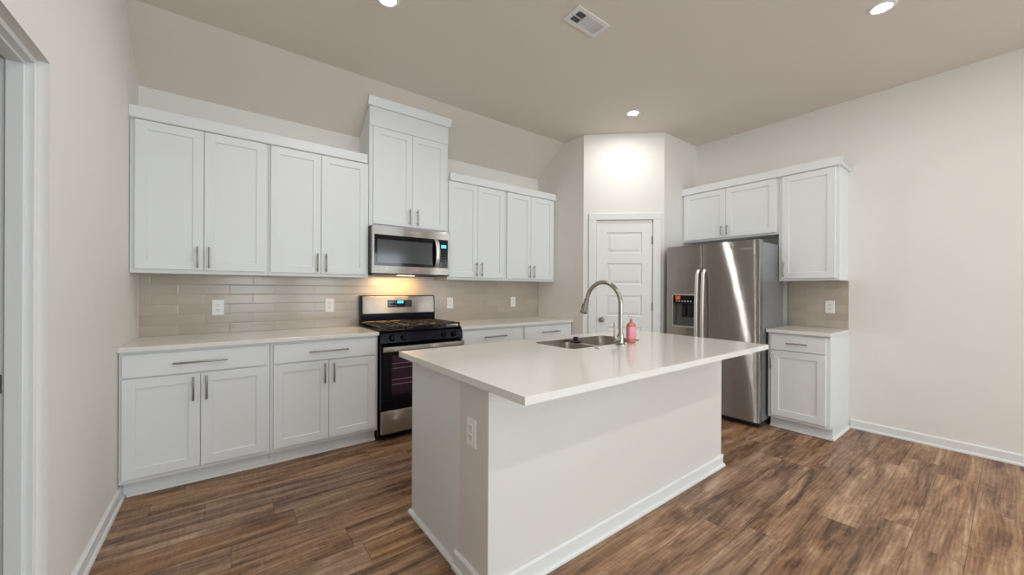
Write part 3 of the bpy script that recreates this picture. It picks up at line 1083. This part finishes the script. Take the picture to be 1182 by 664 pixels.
# ------------------------------------------------------------------ range
rg_ = thing('gas_range', 'stainless steel and black gas range between the base cabinets', 'range', (1.894, 0, 0))
HW = 0.378
bd = MB()
bd.box((-HW, -0.60, 0.03), (HW, -0.03, 0.80))
bd.box((-HW, -0.635, 0.80), (HW, -0.03, 0.905), 0.003, 1)
for x in (-0.33, 0.33):
    for y in (-0.55, -0.09):
        bd.cyl((x, y, 0.0), (x, y, 0.031), 0.016, seg=12)
bd.build('body', M_BLACK, rg_)
MB().box((-HW, -0.640, 0.9055), (HW, -0.075, 0.925), 0.006, 2).build('cooktop', M_BLACK, rg_)
cpn = MB().prism([(-0.600, 0.806), (-0.662, 0.806), (-0.668, 0.822), (-0.655, 0.900), (-0.642, 0.9045), (-0.6, 0.9045)], 'x', -HW, HW).build('control_panel', M_BLACK, rg_)
for x in (-0.285, -0.185, 0.185, 0.285):
    k = MB()
    KM = Matrix.Rotation(PI / 2 - R(8), 4, 'X')
    k.lathe([(0, 0.034), (0.017, 0.034), (0.020, 0.031), (0.022, 0.010), (0.027, 0.006), (0.028, 0.0), (0, 0.0)], (0, 0, 0), 22, KM)
    k.box((-0.005, -0.040, -0.021), (0.005, -0.030, 0.021), 0.002, 1)
    ko = k.build('knob', M_BLACK, cpn, True)
    ko.location = (x, -0.660, 0.861)
    s = MB().lathe([(0.0285, 0.001), (0.0305, 0.003), (0.0305, 0.0), (0.0285, 0.0)], (x, -0.6605, 0.861), 24, KM)
    s.build('knob_glint_ring', M_CHROME, cpn, True)  # added chrome ring, imitates the glints beside the knob
# burners and grates
for i, (x, y, r_) in enumerate(((-0.24, -0.50, 0.045), (-0.24, -0.21, 0.036), (0.0, -0.355, 0.05), (0.24, -0.50, 0.05), (0.24, -0.21, 0.034))):
    b = MB().lathe([(0, 0.014), (r_ * 0.7, 0.014), (r_ * 0.78, 0.010), (r_ * 0.8, 0.006), (r_, 0.005), (r_ * 1.05, 0.0), (0, 0)], (x, y, 0.9255), 24)
    b.build('burner', M_IRON, rg_, True)
for gx in (-0.252, 0.0, 0.252):
    g = MB()
    a0, a1, q0, q1 = gx - 0.123, gx + 0.123, -0.628, -0.085
    zt0, zt1 = 0.946, 0.958
    bw = 0.012
    g.box((a0, q0, zt0), (a1, q0 + bw, zt1), 0.003, 1); g.box((a0, q1 - bw, zt0), (a1, q1, zt1), 0.003, 1)
    g.box((a0, q0, zt0), (a0 + bw, q1, zt1), 0.003, 1); g.box((a1 - bw, q0, zt0), (a1, q1, zt1), 0.003, 1)
    g.box((gx - bw / 2, q0, zt0), (gx + bw / 2, q1, zt1), 0.003, 1)
    for qy in (-0.50, -0.355, -0.21):
        g.box((a0, qy - bw / 2, zt0), (a1, qy + bw / 2, zt1), 0.003, 1)
    for s1 in (-0.06, 0.06):
        g.box((gx + s1 - bw / 2, -0.56, zt0), (gx + s1 + bw / 2, -0.44, zt1), 0.003, 1)
        g.box((gx + s1 - bw / 2, -0.27, zt0), (gx + s1 + bw / 2, -0.15, zt1), 0.003, 1)
    for x in (a0 + 0.002, a1 - 0.014):
        for y in (q0 + 0.002, q1 - 0.014):
            g.box((x, y, 0.9255), (x + 0.012, y + 0.012, zt0 + 0.002))
    g.build('grate', M_IRON, rg_)
# backguard
bg = MB()
bg.prism([(-0.016, 0.9255), (-0.074, 0.9255), (-0.074, 1.02), (-0.062, 1.197), (-0.050, 1.206), (-0.016, 1.206)], 'x', -HW - 0.0, HW, 0.0)
bgo = bg.build('backguard', M_BLACK, rg_)
tl = math.atan2(0.012, 0.177)
BGM = Matrix.Translation((0, -0.0738, 1.026)) @ Matrix.Rotation(-tl, 4, 'X')
MB().box((-0.362, -0.007, 0.004), (0.366, -0.0005, 0.172), 0.010 * 0.3, 2, BGM).build('steel_panel', M_STEEL, bgo)
MB().box((-0.125, -0.0095, 0.062), (0.122, -0.0072, 0.132), 0.001, 1, BGM).build('display_panel', M_BLACKGL, bgo)
dsp = MB()
for x, w_, h_ in ((-0.028, 0.016, 0.026), (-0.006, 0.016, 0.026), (0.016, 0.016, 0.026)):
    dsp.box((x, -0.0102, 0.100), (x + w_, -0.0095, 0.100 + h_), mat4=BGM)
dsp.build('blue_clock', M_BLUE, bgo)
spots = [(0.058 + i * 0.021, 0.072 + j * 0.019) for i in range(3) for j in range(3)] + [(-0.113 + i * 0.020, z) for i in range(4) for z in (0.076, 0.108)]
for x, z in spots:
    MB().box((x, -0.0102, z), (x + 0.010, -0.0095, z + 0.005), mat4=BGM).build('key_mark', M_GREYINK, bgo)
# oven door: frame with window, racks behind the glass
od = MB()
X0, X1, D0, D1 = -0.376, 0.376, 0.268, 0.800
wx0, wx1, wz0, wz1 = -0.285, 0.285, 0.375, 0.715
for a, b in (((X0, -0.658, D0), (wx0, -0.622, D1)), ((wx1, -0.658, D0), (X1, -0.622, D1)), ((wx0, -0.658, D0), (wx1, -0.622, wz0)), ((wx0, -0.658, wz1), (wx1, -0.622, D1))):
    od.box(a, b)
odo = od.build('oven_door', M_BLACKGL, rg_)
MB().box((wx0, -0.6225, wz0), (wx1, -0.6015, wz1)).build('oven_interior', M_CAVITY, odo)
rk = MB()
for z in (0.640, 0.600, 0.505, 0.465):
    rk.cyl((wx0 + 0.003, -0.632, z), (wx1 - 0.003, -0.632, z), 0.0042, seg=8)
rk.build('oven_rack', M_RACK, odo)
MB().box((wx0 + 0.0005, -0.6575, wz0 + 0.0005), (wx1 - 0.0005, -0.6535, wz1 - 0.0005)).build('oven_glass', M_OVENGL, odo)
hh = MB()
hh.box((-0.374, -0.712, 0.752), (0.374, -0.694, 0.794), 0.006, 3)
for x in (-0.34, 0.34):
    hh.box((x - 0.014, -0.696, 0.760), (x + 0.014, -0.6575, 0.786), 0.003, 1)
hh.build('oven_handle', M_STEEL, odo, True)
dwr = MB().box((-0.372, -0.660, 0.066), (0.372, -0.6005, 0.258), 0.008, 3).build('storage_drawer', M_STEEL, rg_, True)
MB().box((-0.085, -0.672, 0.236), (0.085, -0.6602, 0.252), 0.004, 2).build('drawer_pull', M_CHROME, dwr, True)

# ------------------------------------------------------------------ microwave
mw = thing('microwave_oven', 'stainless over-the-range microwave with black glass door under the tall cabinet', 'microwave', (1.894, 0, 1.409))
MX0, MX1, MH = 1.5165 - 1.894, 2.2915 - 1.894 - 0.0, 0.4215
MX1 = 0.376
MB().box((MX0 + 0.001, -0.370, 0.012), (MX1 - 0.001, -0.010, MH - 0.0005)).build('case', M_MWSIDE, mw)
ff = MB()
gx0, gx1, gz0, gz1 = -0.356, 0.358, 0.066, 0.343
for a, b in (((MX0, -0.402, 0), (gx0, -0.3705, MH - 0.002)), ((gx1, -0.402, 0), (MX1, -0.3705, MH - 0.002)), ((gx0, -0.402, 0), (gx1, -0.3705, gz0)), ((gx0, -0.402, gz1), (gx1, -0.3705, MH - 0.002))):
    ff.box(a, b)
ffo = ff.build('front_frame', M_STEEL, mw)
text_obj('Whirlpool', 'logo', M_LOGO, ffo, 0.021, Matrix.Translation((0.010, -0.4025, 0.384)) @ FACE_Y, 0.0006, 0.15)
dg_ = MB().box((gx0 + 0.0005, -0.400, gz0 + 0.0005), (0.268, -0.3705, gz1 - 0.0005)).build('door_glass', M_BLACKGL, mw)
wn_ = MB().box((-0.330, -0.4012, 0.094), (0.195, -0.4002, 0.300), 0.0).build('door_window', M_MWGL, dg_)
mp = MB().box((0.2685, -0.400, gz0 + 0.0005), (gx1 - 0.0005, -0.3705, gz1 - 0.0005)).build('control_panel', M_BLACKGL, mw)
MB().box((0.288, -0.4008, 0.262), (0.340, -0.4001, 0.292)).build('blue_clock', M_BLUE, mp)
for j in range(6):
    for i in range(3):
        MB().box((0.286 + i * 0.021, -0.4008, 0.088 + j * 0.027), (0.293 + i * 0.021, -0.4001, 0.092 + j * 0.027)).build('key_mark', M_GREYINK, mp)
hp = [(0.232, -0.401 - 0.048 * math.sin(PI * k / 14) ** 0.55 if 0 < k < 14 else -0.400, 0.072 + 0.266 * k / 14) for k in range(15)]
MB().tube(hp, 0.021, 14, 0.42).build('door_handle', M_HANDLE, dg_, True, 60)
ub = MB()
ub.box((MX0 + 0.004, -0.395, -0.012), (MX1 - 0.004, -0.37, -0.0005))
ub.box((MX0 + 0.02, -0.3695, -0.012), (MX1 - 0.02, -0.02, 0.0115))
ubo = ub.build('underside_vent', M_DARKGR, mw)
MB().box((-0.10, -0.30, -0.0132), (0.06, -0.24, -0.0122), 0.001, 1).build('work_light', M_HOODLENS, ubo)
ul = bpy.data.lights.new('work_light_beam', 'AREA')
ul.shape = 'RECTANGLE'; ul.size = 0.42; ul.size_y = 0.10; ul.energy = 2.3; ul.color = (1.0, 0.60, 0.24)
ulo = bpy.data.objects.new('work_light_beam', ul); COL.objects.link(ulo); ulo.parent = ubo
ulo.location = (-0.04, -0.13, -0.018)

# ------------------------------------------------------------------ refrigerator
fr = thing('refrigerator', 'stainless steel side-by-side refrigerator with ice dispenser under the short cabinets', 'refrigerator', (5.12, -1.471, 0), RZ)
# local: x 0..0.91 along the wall, front at y=-0.74
FW, FD, FH = 0.910, 0.74, 1.741
MB().box((0.006, -0.655, 0.055), (FW - 0.006, -0.130, FH - 0.018), 0.004, 2).build('case', M_FSIDE, fr)
MB().box((0.012, -0.662, 0.06), (FW - 0.012, -0.6555, FH - 0.03)).build('door_gasket', M_RUBBER, fr)
kg = MB().box((0.02, -0.69, 0.012), (FW - 0.01, -0.60, 0.052), 0.004, 1)
for i in range(14):
    kg.box((0.05 + i * 0.06, -0.694, 0.020), (0.09 + i * 0.06, -0.689, 0.044))
kg.build('kick_grille', M_DARKGR, fr)
for x in (0.05, FW - 0.04):
    for y in (-0.65, -0.18):
        MB().cyl((x, y, 0.0), (x, y, 0.0545), 0.018, seg=14).build('foot', M_RUBBER, fr)


def fridge_door(x0, x1, hole=None):
    """door with a gently bowed front and rounded vertical edges, optionally pierced for the dispenser"""
    z0, z1 = 0.058, FH
    yb, yf = -0.663, -0.740

    def fy(x):
        u = (x - x0) / (x1 - x0) * 2 - 1
        edge = min(x - x0, x1 - x)
        r_ = 0.006
        c = 0.0 if edge >= r_ else r_ - math.sqrt(max(r_ * r_ - (r_ - edge) ** 2, 0))
        return yf - 0.004 * (1 - u * u) + c
    xs = [x0 + 0.006 * (1 - math.cos(PI / 2 * k / 5)) for k in range(6)]
    xs += [x0 + 0.006 + (x1 - x0 - 0.012) * k / 10 for k in range(1, 10)]
    xs += [x1 - 0.006 * (1 - math.cos(PI / 2 * k / 5)) for k in range(5, -1, -1)]
    zs = [z0, z1]
    if hole:
        xs = sorted(set([x for x in xs if not (hole[0] - 0.004 < x < hole[1] + 0.004 and (abs(x - hole[0]) < 0.006 or abs(x - hole[1]) < 0.006))] + [hole[0], hole[1]]))
        zs = [z0, hole[2], hole[3], z1]
    t = bmesh.new()
    G = [[t.verts.new((x, fy(x), z)) for x in xs] for z in zs]
    for j in range(len(zs) - 1):
        for i in range(len(xs) - 1):
            if hole and j == 1 and hole[0] - 1e-6 <= xs[i] and xs[i + 1] <= hole[1] + 1e-6:
                continue
            t.faces.new((G[j][i], G[j][i + 1], G[j + 1][i + 1], G[j + 1][i]))
    bk = [[t.verts.new((x, yb, z)) for x in (x0, x1)] for z in (z0, z1)]
    t.faces.new((bk[0][0], bk[1][0], bk[1][1], bk[0][1]))
    t.faces.new([G[j][0] for j in range(len(zs))] + [bk[1][0], bk[0][0]])
    t.faces.new([G[j][-1] for j in range(len(zs) - 1, -1, -1)] + [bk[0][1], bk[1][1]])
    t.faces.new(G[-1] + [bk[1][1], bk[1][0]])
    t.faces.new(G[0][::-1] + [bk[0][0], bk[0][1]])
    bmesh.ops.recalc_face_normals(t, faces=t.faces)
    mb = MB(); mb._merge(t)
    return mb


HX0, HX1, HZ0, HZ1 = 0.070, 0.325, 0.880, 1.228
dl_ = fridge_door(0.0, 0.381, (HX0, HX1, HZ0, HZ1)).build('freezer_door', M_STEELF, fr, True, 40)
dr2 = fridge_door(0.387, FW).build('fridge_door', M_STEELF, fr, True, 40)
for px, par in ((0.353, dl_), (0.415, dr2)):
    z0, z1 = 0.46, 1.478
    hpts = []
    for k in range(25):
        u = k / 24
        bow = 0.030 + 0.030 * math.sin(PI * u) ** 0.7 if 0 < k < 24 else 0.002
        hpts.append((px, -0.742 - bow, z0 + (z1 - z0) * u))
    MB().tube(hpts, 0.0165, 14, 0.55).build('handle', M_HANDLE, par, True, 60)
# dispenser
df = MB()
for a, b in (((HX0, -0.748, HZ0), (HX0 + 0.010, -0.690, HZ1)), ((HX1 - 0.010, -0.748, HZ0), (HX1, -0.690, HZ1)), ((HX0 + 0.010, -0.748, HZ0), (HX1 - 0.010, -0.690, HZ0 + 0.012)), ((HX0 + 0.010, -0.748, HZ1 - 0.010), (HX1 - 0.010, -0.690, HZ1))):
    df.box(a, b)
dfo = df.build('dispenser_frame', M_HANDLE, dl_)
cav = MB()
cav.box((HX0 + 0.0105, -0.682, HZ0 + 0.013), (HX1 - 0.0105, -0.676, 1.135))
cav.box((HX0 + 0.0105, -0.735, HZ0 + 0.0125), (HX1 - 0.0105, -0.683, HZ0 + 0.022))
cav.build('dispenser_well', M_GREYPL, dl_)
cpn2 = MB().box((HX0 + 0.0105, -0.744, 1.135), (HX1 - 0.0105, -0.676, HZ1 - 0.0105), 0.002, 1).build('dispenser_panel', M_BLACKGL, dl_)
for i in range(6):
    MB().box((HX0 + 0.040 + i * 0.031, -0.7448, 1.150), (HX0 + 0.056 + i * 0.031, -0.7441, 1.160)).build('key_mark', M_WHITEINK, cpn2)
MB().box((HX0 + 0.035, -0.7450, 1.172), (HX0 + 0.088, -0.7441, 1.210), 0.0).build('amber_patch', M_AMBER, cpn2)  # emissive amber patch, upper left of the dispenser panel
for px in (HX0 + 0.112, HX0 + 0.183):
    MB().prism([(-0.683, 1.125), (-0.700, 1.125), (-0.716, 1.00), (-0.706, 0.985), (-0.683, 1.01)], 'x', px - 0.024, px + 0.024, 0.003).build('dispenser_paddle', M_RUBBER, dl_)
text_obj('Whirlpool', 'logo', M_LOGO, dr2, 0.024, Matrix.Translation((0.800, -0.7432, 1.664)) @ FACE_Y, 0.0008, 0.15)
MB().cyl((0.680, -0.7425, 1.700), (0.680, -0.7455, 1.700), 0.024, seg=28, bev=0.001).build('round_badge', M_STEEL, dr2, True)
hc = MB()
for x in (0.03, FW - 0.09):
    hc.box((x, -0.70, FH - 0.0175), (x + 0.06, -0.60, FH + 0.006), 0.004, 2)
hc.build('hinge_cover', M_GREYPL, fr)

# ------------------------------------------------------------------ ceiling fittings
def lamp(label, x, y):
    t = thing('recessed_light', label, 'ceiling light', (x, y, ZC), 0, 'round recessed ceiling lights')
    MB().lathe([(0.043, -0.004), (0.049, -0.007), (0.066, -0.005), (0.074, -0.0004), (0.043, -0.0004)], (0, 0, 0), 36).build('trim_ring', M_TRIM, t, True)
    MB().lathe([(0.0425, -0.004), (0.039, -0.0058), (0.031, -0.0072), (0.022, -0.0080), (0.012, -0.0084), (0, -0.0086)], (0, 0, 0), 28).build('lens', M_LAMP, t, True)
    return t


L0 = lamp('recessed ceiling light nearest the right wall, at the top right of the photo', 3.789, -3.268)
dup(L0, (3.774, -1.458, ZC), 0, 'recessed ceiling light in front of the pantry wall, smallest in view')
dup(L0, (1.293, -1.440, ZC), 0, 'recessed ceiling light cut off by the top edge, above the left cabinets')
for x, y in ((1.29, -3.27), (1.29, -4.62), (2.54, -4.62), (3.78, -4.62), (1.29, -6.5), (3.78, -6.5)):  # unseen lamps, some of them added for more even fill
    dup(L0, (x, y, ZC), 0, 'unseen recessed ceiling light over the living area behind the viewer')

vt = thing('ceiling_vent', 'white rectangular air vent with louvres in the flat ceiling', 'air vent', (2.415, -2.052, ZC))
vf = MB()
vx, vy = 0.152, 0.073
vf.slab_hole([(-vx, -vy), (vx, -vy), (vx, vy), (-vx, vy)], [(-vx + 0.034, -vy + 0.026), (vx - 0.034, -vy + 0.026), (vx - 0.034, vy - 0.026), (-vx + 0.034, vy - 0.026)], -0.008, -0.0005)
for x in (-0.042, 0.040):
    vf.box((x - 0.003, -vy + 0.026, -0.008), (x + 0.003, vy - 0.026, -0.001))
vf.build('frame', M_TRIM, vt)
MB().box((-vx + 0.034, -vy + 0.026, -0.0016), (vx - 0.034, vy - 0.026, -0.0006)).build('duct_opening', M_DUCT, vt)


def slat(p, q, tilt, ax):
    b = MB()
    p, q = Vector(p), Vector(q)
    c = (p + q) / 2
    ln = (q - p).length / 2
    rot = Matrix.Rotation(tilt, 4, ax)
    if ax == 'X':
        b.box((-ln, -0.004, -0.0004), (ln, 0.004, 0.0004), mat4=Matrix.Translation(c) @ rot)
    else:
        b.box((-0.004, -ln, -0.0004), (0.004, ln, 0.0004), mat4=Matrix.Translation(c) @ rot)
    b.build('slat', M_TRIM, vt)


for i in range(6):
    x = -0.110 + i * 0.0118
    slat((x, -0.044, -0.0055), (x, 0.044, -0.0055), R(-40), 'Y')
for i in range(8):
    y = -0.042 + i * 0.0120
    slat((-0.037, y, -0.0055), (0.035, y, -0.0055), R(-32), 'X')
for i in range(6):
    x = 0.051 + i * 0.0118
    slat((x, -0.044, -0.0055), (x, 0.044, -0.0055), R(40), 'Y')
MB().box((-0.118, -0.002, -0.009), (-0.046, 0.002, -0.006)).build('damper_lever', M_TRIM, vt)
for x in (-vx + 0.017, vx - 0.017):
    MB().cyl((x, 0, -0.0098), (x, 0, -0.0075), 0.004, seg=12).build('screw', M_NICKEL, vt)
